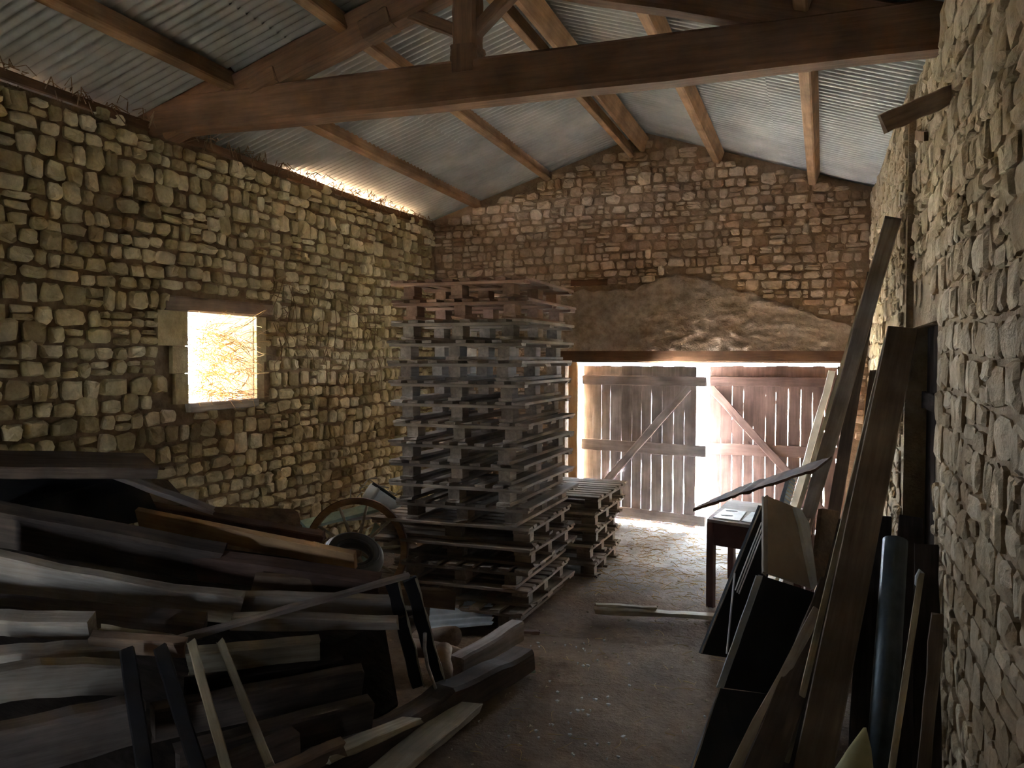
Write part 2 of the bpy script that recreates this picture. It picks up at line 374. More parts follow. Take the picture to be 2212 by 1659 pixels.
board('window_lintel', (XL-.10, WY0-.22, WZ1+.055), (XL-.10, WY1+.22, WZ1+.065), .11, .24, M_MID, parent=wl, seed=8)
board('window_sill', (XL-.27, WY0-.0, WZ0-.03), (XL-.27, WY1, WZ0-.03), .07, .60, M_SLAB, parent=wl, seed=9)
# side doorway: lintel and closed plank door, shallow and black to imitate recess shade
board('doorway_lintel', (XRN+.26, SY0-.12, SZ+.05), (XRN+.26, SY1+.02, SZ+.05), .10, .46, M_BEAM, parent=wr, seed=10)
d3 = empty('door_3', (.66, 5.1, 0), kind='structure')
for k in range(8): 
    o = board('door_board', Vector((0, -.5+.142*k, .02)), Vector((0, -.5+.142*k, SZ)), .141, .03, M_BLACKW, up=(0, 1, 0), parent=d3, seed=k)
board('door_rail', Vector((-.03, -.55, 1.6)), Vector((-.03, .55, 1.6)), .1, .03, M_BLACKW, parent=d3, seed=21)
# wood patch high in the right wall: dark plate painting a square hole's shade
o = solid('beam_hole_shade', [P(1977, 283, X=XRN-.03), P(1996, 285, X=XRN-.03), P(1996, 305, X=XRN-.03), P(1976, 303, X=XRN-.03)], .02, M_BEAM, wr)

# ------------------------------------------------------------------ the roof
ceil = empty('ceiling', (RX, 3.5, RZ), kind='structure')
def sheet(side, y0, y1, u0, u1, lift):
    """corrugated sheet on one slope: u = distance measured level from the ridge"""
    V = []; F = []; nseg = int((y1-y0)/.076*6); 
    sl = .315 if side < 0 else .325
    th = .0012
    for q in range(3):
        u = u0+(u1-u0)*q/2
        for i in range(nseg+1):
            y = y0+(y1-y0)*i/nseg
            V.append((side*u, y-3.5, -sl*u+.017*math.cos(2*math.pi*y/.076)+lift))
    n = nseg+1
    for q in range(2):
        for i in range(nseg): a = q*n+i; F.append((a, a+1, a+1+n, a+n))
    return mk('roof_sheet', V, F, M_ZINC, ceil, smooth=True)
y = YB-.6; k = 0
while y < 9.7:
    y1 = min(y+.836, 9.80)
    for side, um in ((-1, 3.12), (1, 2.95)):
        sheet(side, y, y1, 0, 1.55, .018+.004*(k % 2)); 
        if side < 0 and 6.0 < (y+y1)/2 < 8.8: um = 2.66+.07*((k*7) % 3)/2
        if side < 0 and 3.0 < (y+y1)/2 < 4.5: um = 2.90+.04*(k % 2)
        sheet(side, y, y1, 1.42, um, .014+.004*(k % 2)-.005)
    y = y1-.076; k += 1
mk('ridge_cap', [(-.16, YB-4.1, -.01), (0, YB-4.1, .06), (.16, YB-4.1, -.01), (-.16, 6.3, -.01), (0, 6.3, .06), (.16, 6.3, -.01)], [(0, 1, 4, 3), (1, 2, 5, 4)], M_ZINC, ceil)

def purlin(label, xn, xf, drop, w, h, side, y0=YB-.1, y1=YF+.12, ypart=None, mat=M_PURL):
    sl = math.atan(.315) if side < 0 else -math.atan(.325)
    zn = (zroof((xn+xf)/2)-.006-h/2*1.0)-drop
    o = board('purlin', (xn, y0, zn), (xf, y1, zn), h, w, mat, up=(-math.sin(sl), 0, math.cos(sl)), seed=int(abs(xn)*100), seg=14, rough=.003)
    return tag(o, label, 'beam')
purlin('lower oak purlin over the left wall, running into the far gable', -3.50, -3.80, 0, .075, .13, -1)
purlin('middle oak purlin of the left slope, ending left of the gable peak', -2.66, -2.93, 0, .075, .13, -1)
purlin('left board of the doubled ridge beam at the roof peak', -1.93, -1.96, .05, .05, .17, -1)
purlin('right board of the doubled ridge beam at the roof peak', -1.80, -1.80, .045, .05, .17, 1)
purlin('upper oak purlin of the right slope beside the ridge', -.98, -1.0, 0, .08, .15, 1)
purlin('lower oak purlin of the right slope, nearest the right wall', -.13, -.04, 0, .08, .15, 1)
for lab, x0, x1 in (('dark wall plate timber along the top of the left wall', XL-.10, XL-.10),):
    o = board('wall_plate', (XL-.04, YB, WT+.032), (XL-.04, YF, WT+.032), .07, .08, M_BEAM, seed=40, seg=20, rough=.01); tag(o, lab, 'beam')

# truss
TY0, TY1 = 4.55, 4.71; TY = (TY0+TY1)/2
tr = empty('roof_truss', (RX, TY, 3.4), label='dark oak roof truss spanning the barn with a king post and sloping rafters', cat='roof truss')
def tpart(name, p0, p1, w, th, sd, up=(0, 0, 1), mat=M_BEAM, **k):
    o = Vector(tr.location); return board(name, Vector(p0)-o, Vector(p1)-o, w, th, mat, up=up, parent=tr, seed=sd, seg=10, rough=min(.006, w*.03), **k)
tpart('tie_beam', (XL-.12, TY, 3.51), (.80, TY, 3.495), .255, .17, 1, bow=-.012, wav=.01)
tpart('king_post', (-1.985, TY, 3.64), (-1.985, TY, 4.18), .15, .15, 2, up=(1, 0, 0))
tpart('king_post_foot', (-1.985, TY+.0, 3.55), (-1.985, TY, 3.70), .17, .18, 7, up=(1, 0, 0))
tpart('rafter', (-4.25, TY, zroof(-4.25)-.125), (-1.99, TY, zroof(-1.99)-.125), .205, .15, 3)
tpart('rafter', (.42, TY, zroof(.42)-.125), (-1.90, TY, zroof(-1.90)-.125), .205, .15, 4)
tpart('brace', (-2.02, TY, 3.80), (-2.60, TY, 4.07), .07, .09, 5)
tpart('brace', (-1.95, TY, 3.78), (-1.55, TY, 4.12), .07, .09, 6)
tpart('gusset', (-4.25, TY, 3.55), (-3.65, TY, 3.72), .16, .155, 11)
for x in (-3.47, -2.64): tpart('cleat', (x-.03, TY-.01, zroof(x)-.19), (x+.16, TY-.01, zroof(x)-.125), .12, .16, 12)
tag(board('plank', P(2048, 203, X=XRN-.0)+Vector((.02, 0, 0)), P(1906, 268, t=3.62), .085, .035, M_MID, seed=55), 'short brown plank jutting from the top of the right wall below the tie beam', 'plank')

# ------------------------------------------------------------------ the two door leaves
def wavy_board(L, w, th, seed, open_top, open_bot):
    """vertical board with worn, uneven long edges: gaps widen where it has worn away"""
    rnd = random.Random(seed); seg = 22; V = []; F = []
    for i in range(seg+1):
        s_ = i/seg; x = (s_-.5)*L
        wear = open_bot*max(0, 1-abs(s_-.22)*2.6)**.8+open_top*max(0, 1-abs(s_-.68)*3.6)+.009*noise.noise(Vector((s_*7, seed*1.3, 0)))-.0025
        wear = max(wear, -.0015)
        hl = w/2-wear*.5*rnd.uniform(.75, 1.2); hr = w/2-wear*.5*rnd.uniform(.75, 1.2)
        if rnd.random() < .05: hl -= .003
        for yy, zz in ((-th/2, hl), (th/2, hl), (th/2, -hr), (-th/2, -hr)): V.append((x, yy, zz))
    for i in range(seg):
        for j in range(4): a = i*4+j; b = i*4+(j+1) % 4; F.append((a, b, b+4, a+4))
    F.append((3, 2, 1, 0)); F.append(tuple(seg*4+j for j in range(4)))
    return V, F
def leaf(name, hinge, rz, width, xs, wears, mat, mrail, brace, h=1.735):
    d = empty(name, hinge, rz, kind='structure')
    for k, (a, b) in enumerate(zip(xs, xs[1:])):
        ob, ot = wears[k]; ob *= .7; ot *= .6
        hh = h+random.uniform(-.007, .007); V, F = wavy_board(hh, (b-a), .024, k*13+len(name), ot, ob)
        o = mk('door_board', V, F, mat, d, loc=((a+b)/2, 0, .03+hh/2), rot=(0, -R90, 0))
    for z, w in ((1.60, .105), (.86, .125), (.115, .11)):
        board('rail', Vector((xs[0]+.0, -.030, z)), Vector((width, -.030, z-.0)), w, .032, mrail, parent=d, seed=int(z*10))
    board('brace', Vector(brace[0]), Vector(brace[1]), .085, .03, mrail, parent=d, seed=33)
    return d
e1 = [0, .125, .235, .35, .49, .62, .735, .855, .985, 1.115, 1.24, 1.37]
w1 = [(.004, .002), (.010, .003), (.030, .018), (.018, .008), (.022, .002), (.012, .004), (.020, .010), (.022, .012), (.026, .004), (.026, .010), (.018, .006)]
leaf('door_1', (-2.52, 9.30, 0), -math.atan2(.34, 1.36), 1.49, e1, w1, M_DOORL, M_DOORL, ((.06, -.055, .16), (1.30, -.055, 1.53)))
e2 = [0, .115, .235, .355, .46, .585, .69, .815, .945, 1.06, 1.18, 1.30, 1.42]
w2 = [(.006, .0), (.018, .003), (.030, .010), (.018, .010), (.014, .006), (.022, .004), (.014, .012), (.024, .020), (.010, .010), (.020, .004), (.024, .01), (.02, .01)]
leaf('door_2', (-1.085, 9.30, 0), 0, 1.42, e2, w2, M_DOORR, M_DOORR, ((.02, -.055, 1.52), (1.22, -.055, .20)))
tag(board('trim_1', (-2.63, YF+.16, 0), (-2.63, YF+.16, 1.80), .11, .12, M_ORNG, up=(1, 0, 0), seed=4), kind='structure')
tag(board('trim_2', (DX1-.02, YF+.16, 0), (DX1-.02, YF+.16, 1.80), .10, .12, M_MID, up=(1, 0, 0), seed=5), kind='structure')

# ------------------------------------------------------------------ pallets
def make_pallet(sd, wx=1.0, ly=1.2, ndeck=8, name='wooden_pallet', M_PAL=M_PAL):
    r = empty(name, (0, 0, 0)); rnd = random.Random(sd); h = .022
    xs = (-wx/2+.13, 0, wx/2-.13)
    for x in xs: board('skid_board', Vector((x, -ly/2, .011)), Vector((x, ly/2, .011)), .10, h, M_PAL, up=(1, 0, 0), parent=r, seed=rnd.randrange(99), seg=3, rough=.002)
    for x in xs:
        for y_ in (-ly/2+.085, 0, ly/2-.085):
            o = mk('block', *board_geo(.12, .070, .085, seg=1, rough=.001, endj=.002, ch=.004), M_PAL, r, loc=(x+rnd.uniform(-.01, .01), y_, .022+.0355), rot=(0, 0, R90))
    for y_ in (-ly/2+.06, 0, ly/2-.06): board('cross_board', Vector((-wx/2, y_, .104)), Vector((wx/2, y_, .104)), .11, .021, M_PAL, up=(0, 1, 0), parent=r, seed=rnd.randrange(99), seg=3, rough=.002)
    pit = (wx-.08)/(ndeck-1)
    for k in range(ndeck):
        x = -wx/2+.04+pit*k; wd = .10 if k in (0, ndeck-1) else .078; L = ly*rnd.uniform(.985, 1.01)
        if k not in (0, ndeck-1) and rnd.random() < .07: continue
        board('deck_board', Vector((x, -L/2, .126)), Vector((x, L/2, .126)), wd, .020, M_PAL, up=(1, 0, 0), parent=r, seed=rnd.randrange(99), seg=3, rough=.002)
    return r
def dup(r, loc, rz):
    n = r.copy(); C.objects.link(n); n.location = loc; n.rotation_euler = (0, 0, rz)
    for ch_ in list(r.children):
        c = ch_.copy(); C.objects.link(c); c.parent = n
        for g_ in ch_.children:
            d = g_.copy(); C.objects.link(d); d.parent = c
    return n
protos = [[make_pallet(1), 0], [make_pallet(2, ndeck=7), 0], [make_pallet(3, 1.0, 1.2, 8), 0], [make_pallet(4, 1.0, 1.2, 9), 0], [make_pallet(6, 1.0, 1.2, 8, M_PAL=M_PALR), 0]]
ORD = ['topmost', 'second', 'third', 'fourth', 'fifth', 'sixth', 'seventh', 'eighth', 'ninth', 'tenth', 'eleventh', 'twelfth', 'thirteenth', 'fourteenth', 'fifteenth', 'sixteenth', 'lowest']
def put_pallet(pi, loc, rz, label, group):
    p = protos[pi]
    if not p[1]: p[1] = 1; p[0].location = loc; p[0].rotation_euler = (0, 0, rz); o = p[0]
    else: o = dup(p[0], loc, rz)
    return tag(o, label, 'pallet', group)
rnd = random.Random(12); nP = 17; PH = .1412
for i in range(nP):
    lv = nP-1-i                                        # level from the floor
    big = lv < 4
    lab = ('topmost reddish pallet of the tall pallet stack, under the gable' if i == 0 else
           'lowest pallet of the tall stack, lying on the earth floor' if lv == 0 else
           '%s pallet counted from the top of the tall stack' % ORD[i])
    cx, cy = -2.335+rnd.uniform(-.02, .02), 5.82+rnd.uniform(-.02, .02)
    rz = rnd.uniform(-.025, .025)
    if lv in (2, 5): cx += .02
    if lv in (1, 3, 4): rz += R90; cy -= .08; cx -= .05; pi = 3
    else: pi = rnd.choice((0, 1, 2)); rz += math.pi*(rnd.random() < .5)
    if i < 2: pi = 4
    put_pallet(pi, (cx, cy, lv*PH), rz, lab, 'grey wooden pallets in the tall stack')
for lv in range(5):
    lab = ['lowest pallet of the low stack behind the tall one', 'second pallet up of the low stack behind the tall one', 'third pallet up of the low stack behind the tall one',
           'fourth pallet up of the low stack behind the tall one', 'topmost daylit pallet of the low stack behind the tall one'][lv]
    put_pallet(3 if lv != 2 else 0, (-2.28+rnd.uniform(-.05, .03), 7.15+rnd.uniform(-.03, .03), lv*PH), R90+rnd.uniform(-.04, .04), lab, 'pallets in the low stack by the door')

# ------------------------------------------------------------------ things on the left
def plank(label, a, b, w, th, mat, up=(0, -.35, .94), name='plank', cat='plank', **k):
    return tag(board(name, a, b, w, th, mat, up=up, **k), label, cat)
# wagon wheel
def wheel():
    c = P(770, 1188, t=5.95); c.z = max(c.z, .42)
    r = empty('cart_wheel', c, label='old wooden spoked cart wheel standing behind the board pile', cat='wheel')
    n = Vector((.30, -1, .12)).normalized(); a = Vector((1, .3, 0)); a = (a-n*a.dot(n)).normalized(); b = n.cross(a)
    if b.z < 0: b = -b
    def ringpart(nm, R0, R1, th, mat, seg=40):
        V = []; F = []
        for i in range(seg):
            t = 2*math.pi*i/seg; d = a*math.cos(t)+b*math.sin(t)
            for rr, hh in ((R0, -th/2), (R1, -th/2), (R1, th/2), (R0, th/2)): V.append(d*rr+n*hh)
        for i in range(seg):
            for j in range(4): p = i*4+j; q = i*4+(j+1) % 4; p2 = ((i+1) % seg)*4+j; q2 = ((i+1) % seg)*4+(j+1) % 4; F.append((p, q, q2, p2))
        return fixnorm(mk(nm, V, F, mat, r, smooth=False))
    R = .375
    ringpart('felloe', R-.048, R-.006, .055, M_PURL); ringpart('iron_tyre', R-.006, R, .05, M_RUST)
    V, F = tube_geo([n*-.10, n*-.05, n*.05, n*.10], .055, 14); mk('hub', V, F, M_MID, r, smooth=True)
    for k in range(10):
        t = 2*math.pi*k/10+.1; d = a*math.cos(t)+b*math.sin(t); V, F = tube_geo([d*.05, d*(R-.04)], .013, 8, taper=.75); mk('spoke', V, F, M_PALE, r, smooth=True)
wheel()
def torus(name, c, n, R, r1, mat, parent=None, flat=1.0, seg=36, ns=12):
    n = Vector(n).normalized(); a = n.orthogonal().normalized(); b = n.cross(a); V = []; F = []
    for i in range(seg):
        t = 2*math.pi*i/seg; d = a*math.cos(t)+b*math.sin(t)
        for j in range(ns):
            q = 2*math.pi*j/ns; V.append(d*(R+r1*math.cos(q))+n*(r1*flat*math.sin(q)))
    for i in range(seg):
        for j in range(ns): F.append((i*ns+j, ((i+1) % seg)*ns+j, ((i+1) % seg)*ns+(j+1) % ns, i*ns+(j+1) % ns))
    o = mk(name, V, F, mat, parent, smooth=True, loc=c); fixnorm(o); return o
ty = empty('tyre', P(762, 1203, t=4.95), label='worn black rubber tyre leaning behind the orange board end', cat='tyre')
nn = (.38, -.34, .86)
torus('tread', (0, 0, 0), nn, .145, .042, M_RUB, ty, flat=1.3)
torus('bead', Vector(nn).normalized()*.035, nn, .108, .012, M_RUB, ty)
torus('sidewall_ridge', Vector(nn).normalized()*.052, nn, .150, .006, M_RUB, ty)
# grey pipe and junk behind the wheel
pp = empty('drain_pipe', P(793, 1058, t=6.6), label='grey pipe with dark strap leaning behind the cart wheel', cat='pipe')
a0 = Vector((0, 0, 0)); a1 = P(965, 1172, t=6.75)-P(793, 1058, t=6.6)
V, F = tube_geo([a0, a1], .066, 18); mk('pipe', V, F, M_PIPE, pp, smooth=True)
V, F = tube_geo([a1*.06, a1*.10], .073, 18); mk('collar', V, F, M_PIPE, pp, smooth=True)
V, F = tube_geo([a0+Vector((.05, 0, .055)), a1+Vector((.05, 0, .055))], .012, 6); mk('strap', V, F, M_IRON, pp)
plank('pale dusty board propped flat behind the cart wheel at the left wall', P(655, 1135, t=6.9), P(850, 1085, t=7.3), .16, .03, M_GREEN, up=(0, 1, .25), seed=61)
plank('second pale board lying low behind the wheel', P(690, 1120, t=7.2), P(870, 1108, t=7.4), .14, .025, M_SLAB, up=(0, 1, .2), seed=62)
tag(solid('green_sheet', [P(810, 1128, t=6.2), P(824, 1140, t=6.2), P(780, 1290, t=6.05), P(752, 1275, t=6.05)], .006, M_GREEN), 'small pale green sheet seen between the wheel spokes', 'sheet')
tag(solid('blue_sheet', [P(862, 1088, t=7.4), P(890, 1080, t=7.4), P(893, 1100, t=7.3), P(866, 1106, t=7.3)], .01, M_BLUE), 'pale blue plastic scrap between the pipe and the pallets', 'scrap')
junk = []
jr = random.Random(5)
c0 = P(850, 1085, t=7.4)
for k in range(26):
    p = c0+Vector((jr.uniform(-.45, .3), jr.uniform(-.2, .3), jr.uniform(-.5, .12))); q = p+Vector((jr.uniform(-.3, .3), jr.uniform(-.2, .2), jr.uniform(-.12, .14)))
    junk.append([p, (p+q)/2+Vector((0, 0, jr.uniform(.0, .08))), q])
tag(strands('wire_tangle', junk, .006, M_PIPE, origin=c0), 'tangle of pale rods and wires beside the pipe at the left wall', 'wire', kind='stuff')

# the big board pile
def lp(label, u0, v0, t0, u1, v1, t1, wpx, th, mat, up=(0, -.45, .9), **k):
    """plank seen from (u0,v0) to (u1,v1) in the heap; wpx its face height in the picture"""
    a, b = P(u0, v0, t=t0), P(u1, v1, t=t1)
    return plank(label, a, b, wpx/FPX*(t0+t1)/2, th, mat, up=up, **k)
lp('wide dark board lying flat on top of the pile against the left wall', -70, 1003, 4.32, 322, 1006, 4.95, 26, .30, M_DARK, seed=1)
lp('thin dark batten on the very top of the pile', -60, 986, 4.45, 240, 990, 4.95, 10, .10, M_DARK, seed=2)
lp('narrow dark lath sticking out towards the wall at the pile top', 240, 1004, 5.1, 352, 1010, 5.3, 7, .05, M_MID, seed=3)
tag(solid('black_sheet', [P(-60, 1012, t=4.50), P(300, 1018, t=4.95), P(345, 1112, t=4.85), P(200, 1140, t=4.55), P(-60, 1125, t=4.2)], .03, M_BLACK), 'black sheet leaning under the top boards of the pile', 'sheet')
tag(solid('grey_sheet', [P(290, 1032, t=5.25), P(362, 1036, t=5.35), P(412, 1090, t=5.25), P(330, 1092, t=5.05)], .02, M_DARK), 'dark grey pointed sheet at the right shoulder of the pile', 'sheet')
lp('grey lath sloping down to a pointed tip on the pile shoulder', 232, 1020, 4.75, 462, 1104, 4.85, 13, .05, M_GREY, seed=4)
lp('short brown lath lying below the black sheet', 40, 1122, 4.15, 225, 1150, 4.2, 14, .05, M_MID, seed=5)
lp('second short lath with a light edge above the dark beam', 190, 1132, 4.25, 335, 1162, 4.3, 12, .05, M_MID, seed=6)
tag(solid('brown_panel', [P(455, 1094, t=5.40), P(632, 1099, t=5.48), P(644, 1106, t=5.48), P(648, 1120, t=5.48), P(650, 1400, t=5.20), P(455, 1400, t=5.12)], .04, M_MID), 'reddish brown round-cornered panel standing at the back of the pile', 'panel')
lp('narrow reddish board behind the orange board', 330, 1096, 4.9, 700, 1160, 4.85, 20, .06, M_DOORR, seed=8)
lp('orange sawn board with a clean square end pointing at the tyre', 300, 1116, 4.72, 768, 1211, 4.45, 45, .035, M_ORNG, seed=9, rough=.001, ch=.002, endj=.001)
lp('long black-brown beam under the orange board', -80, 1118, 4.12, 480, 1218, 4.38, 92, .12, M_DARK, seed=10, taper=.95)
lp('rough brown beam continuing below the orange board end', 400, 1215, 4.36, 820, 1262, 4.30, 70, .10, M_DOORR, seed=11, taper=.6)
lp('wide wavy grey slab at the left edge of the pile', -120, 1205, 3.75, 520, 1312, 4.05, 104, .06, M_SLAB, seed=12, taper=.75, wav=.02, bow=-.05)
lp('grey slab reaching the dark frame on the right of the pile', 440, 1305, 4.10, 868, 1312, 4.15, 66, .05, M_SLAB, seed=13, wav=.02, taper=.9)
lp('brown board with a jagged end over the corrugated sheet', 560, 1258, 4.25, 970, 1295, 4.45, 48, .03, M_MID, seed=14, endj=.05)
lp('wedge of grey board under the iron bar', 500, 1345, 3.85, 860, 1345, 3.95, 44, .05, M_SLAB, seed=15, taper=.6, wav=.02)
lp('long thin iron-grey bar lying diagonally over the pile', 330, 1397, 3.42, 884, 1243, 3.98, 13, .03, M_GREY, seed=16)
lp('dark thick board below the wavy slab', -100, 1305, 3.60, 440, 1352, 3.8, 48, .10, M_DARK, seed=17)
lp('bluish grey board end at the left frame edge', -100, 1342, 3.42, 200, 1352, 3.5, 50, .09, M_SLAB, seed=18, wav=.015)
lp('brown board with a pale top edge in front of the pile', 200, 1385, 3.38, 400, 1398, 3.42, 44, .05, M_MID, seed=19)
lp('pale lath lying on the brown board in front', 218, 1357, 3.42, 390, 1381, 3.46, 9, .03, M_PALE, seed=20)
lp('grey board low at the left edge, over the widest slab', -100, 1425, 3.2, 270, 1400, 3.42, 34, .08, M_SLAB, seed=21)
lp('wide grey slab lowest but one at the left edge', -140, 1505, 2.95, 268, 1462, 3.35, 78, .07, M_SLAB, seed=22, wav=.02, bow=.03)
lp('lowest wide dark slab at the bottom left corner', -140, 1655, 2.75, 300, 1555, 3.2, 120, .08, M_GREY, seed=23, wav=.02)
lp('greenish grey board behind the two pale battens', 405, 1428, 3.60, 688, 1398, 3.75, 56, .06, M_PALE, seed=24)
lp('dark board in the lower middle of the pile', 330, 1560, 3.35, 778, 1470, 3.75, 80, .07, M_DARK, seed=25)
lp('dark brown board below it near the path', 380, 1650, 3.2, 800, 1535, 3.6, 80, .07, M_DARK, seed=26)
lp('board with a rounded end at the bottom of the pile', 500, 1720, 3.15, 740, 1612, 3.40, 40, .06, M_MID, seed=27)
lp('hidden-ended dark board at the bottom centre left', 330, 1720, 3.0, 640, 1600, 3.35, 60, .07, M_DARK, seed=28)
tag(solid('shade_sheet', [P(-50, 1110, t=4.42), P(700, 1215, t=4.95), P(840, 1255, t=4.75), P(850, 1345, t=4.45), P(400, 1380, t=4.1), P(-60, 1360, t=3.95)], .02, M_BLACKW), 'added black sheet for the shade in the gaps between the boards of the pile', 'sheet')  # both sheets added to fill the gaps with darkness where the wall showed through
tag(solid('shade_sheet', [P(-60, 1360, t=3.9), P(830, 1345, t=4.4), P(860, 1520, t=4.05), P(560, 1720, t=3.45), P(-60, 1720, t=3.05)], .02, M_BLACKW), 'lower added black sheet for the shade under the pile, behind the battens and posts', 'sheet')
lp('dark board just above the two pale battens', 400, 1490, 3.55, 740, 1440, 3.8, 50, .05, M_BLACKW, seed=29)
# trestle legs and battens in front
def stick(label, u0, v0, t0, u1, v1, t1, wpx, th, mat, **k):
    a, b = P(u0, v0, t=t0), P(u1, v1, t=t1); d = (Vector((0, 0, H))-a)
    up = d.cross(b-a)
    k.setdefault('rough', .0015); return plank(label, a, b, wpx/FPX*(t0+t1)/2, th, mat, up=up, **k)
stick('black square post, leftmost upright in front of the pile', 275, 1410, 3.30, 322, 1720, 2.85, 34, .05, M_BLACK, seed=31, name='post', )
stick('black square post second from the left in front of the pile', 348, 1405, 3.32, 440, 1700, 2.85, 32, .05, M_BLACK, seed=32, name='post')
stick('pale square batten standing left of the other pale batten', 414, 1388, 3.32, 500, 1700, 2.85, 21, .03, M_PALE, seed=33, name='batten')
stick('pale slanting batten nearest the path side', 477, 1388, 3.38, 582, 1650, 3.0, 18, .03, M_PALE, seed=34, name='batten')
fr = empty('wooden_hurdle', P(900, 1480, t=4.15), label='dark narrow wooden hurdle with two rails propped against the pile end', cat='hurdle')
o0 = Vector(fr.location)
for a, b, sd in (((846, 1256), (902, 1480), 1), ((884, 1250), (946, 1470), 2)):
    p, q = P(*a, t=4.02), P(*b, t=4.30); board('rail', p-o0, q-o0, .062, .03, M_BLACK, up=(Vector((0, 0, H))-p).cross(q-p), parent=fr, seed=sd)
    off = CR*.036; board('edge_strip', p+off-o0-CF*.01, q+off-o0-CF*.01, .008, .02, M_PALE, up=(Vector((0, 0, H))-p).cross(q-p), parent=fr, seed=sd+4)
p, q = P(858, 1328, t=4.10), P(916, 1320, t=4.13); board('crosspiece', p-o0, q-o0, .03, .025, M_DARK, parent=fr, seed=9)
V, F = tube_geo([P(918, 1368, t=4.0), P(917, 1400, t=4.02), P(924, 1440, t=4.05), P(941, 1487, t=4.1)], .010, 8, taper=.8)
tag(mk('crooked_stick', V, F, M_SLAB, smooth=True, origin=P(941, 1487, t=4.1)), 'crooked grey stick hanging in front of the dark frame', 'stick')
# dark sack lump, logs, corrugated sheet
def blob(name, c, rx, ry, rz, mat, label, cat, seed, amp=.12, seg=18):
    V = []; F = []; n2 = seg//2
    for i in range(n2+1):
        th = math.pi*i/n2
        for j in range(seg):
            ph = 2*math.pi*j/seg; d = Vector((math.sin(th)*math.cos(ph), math.sin(th)*math.sin(ph), math.cos(th)))
            k = 1+amp*noise.noise(d*1.7+Vector((seed, 0, 0))); V.append((d.x*rx*k, d.y*ry*k, d.z*rz*k))
    for i in range(n2):
        for j in range(seg): F.append((i*seg+j, i*seg+(j+1) % seg, (i+1)*seg+(j+1) % seg, (i+1)*seg+j))
    return tag(mk(name, V, F, mat, smooth=True, loc=c), label, cat)
blob('dark_sack', P(740, 1440, t=4.35), .26, .2, .14, M_BLACK, 'black sack lying in the shadow under the pile', 'sack', 3)
def log(label, p, q, r, sd):
    rn = random.Random(sd); m = [p.lerp(q, s_)+Vector((rn.uniform(-.01, .01),)*3) for s_ in (0, .35, .7, 1)]
    V, F = tube_geo(m, r, 12, taper=.85); tag(mk('log', V, F, M_MID, smooth=True, origin=p), label, 'log')
log('split log lying under the corrugated sheet', P(880, 1395, t=4.9), P(1015, 1425, t=4.75), .055, 1)
log('short log standing behind the timber beam', P(950, 1480, t=4.35), P(965, 1395, t=4.6), .05, 2)
log('round log end left of the corrugated sheet', P(985, 1372, t=5.0), P(900, 1380, t=5.2), .06, 3)
def corr(label):
    a, b, c, d = P(912, 1350, Z=.10), P(1072, 1312, Z=.16), P(1052, 1352, Z=.06), P(930, 1316, Z=.2)
    o = P(925, 1362, Z=.03); ex = (P(1062, 1350, Z=.05)-o); ey = (P(930, 1300, Z=.13)-o); nz_ = ex.cross(ey).normalized()
    V = []; F = []; n = 36
    for q in range(4):
        for i in range(n+1):
            s_ = i/n; V.append(o+ex*(q/3*(1+.02*(i % 3)))+ey*s_+nz_*.009*math.sin(s_*2*math.pi*5))
    for q in range(3):
        for i in range(n): k = q*(n+1)+i; F.append((k, k+1, k+n+2, k+n+1))
    tag(mk('corrugated_sheet', V, F, M_ZINC2, smooth=True, origin=o), label, 'sheet')
corr('bluish corrugated metal sheet lying on the floor before the pallets')
# timbers on the floor by the path
plank('squared timber with a sawn end, farthest of the floor timbers', P(985, 1440, Z=.14), P(1118, 1362, Z=.14), .12, .10, M_GREY, up=(0, 0, 1), seed=41, name='timber', cat='timber', wav=.01)
plank('long mossy beam edging the earth path', P(640, 1700, Z=.10), P(1130, 1425, Z=.08), .15, .15, M_DARK, up=(0, 0, 1), seed=42, name='timber', cat='timber', wav=.03, rough=.01, seg=16)
plank('wide pale live-edge board nearest the path', P(770, 1720, Z=.10), P(1010, 1525, Z=.08), .035, .155, M_PALE, up=(0, 0, 1), seed=43, wav=.0, taper=1, endj=.03)
plank('short greenish board between the pile and the mossy beam', P(690, 1640, Z=.22), P(890, 1556, Z=.18), .03, .13, M_PALE, up=(-.2, 0, 1), seed=44)
plank('splintered flat timber beside the far end of the mossy beam', P(1010, 1475, Z=.05), P(1120, 1428, Z=.04), .05, .10, M_SLAB, up=(0, 0, 1), seed=45, wav=.01)
plank('pale split lath lying across the path before the door', P(1284, 1318, Z=.03), P(1546, 1331, Z=.03), .03, .085, M_PALE, up=(0, 0, 1), seed=46, wav=.006)
plank('thinner pale lath resting on the split lath', P(1288, 1306, Z=.06), P(1420, 1314, Z=.06), .018, .045, M_PALE, up=(0, 0, 1), seed=47)
plank('reddish lath at the foot of the tall pallet stack', P(1105, 1362, Z=.02), P(1165, 1366, Z=.02), .02, .04, M_DOORR, up=(0, 0, 1), seed=48)
blob('plastic_rag', P(1120, 1443, Z=.03), .08, .05, .03, M_GREEN, 'crumpled greenish plastic rag beside the mossy beam', 'rag', 9, .9)

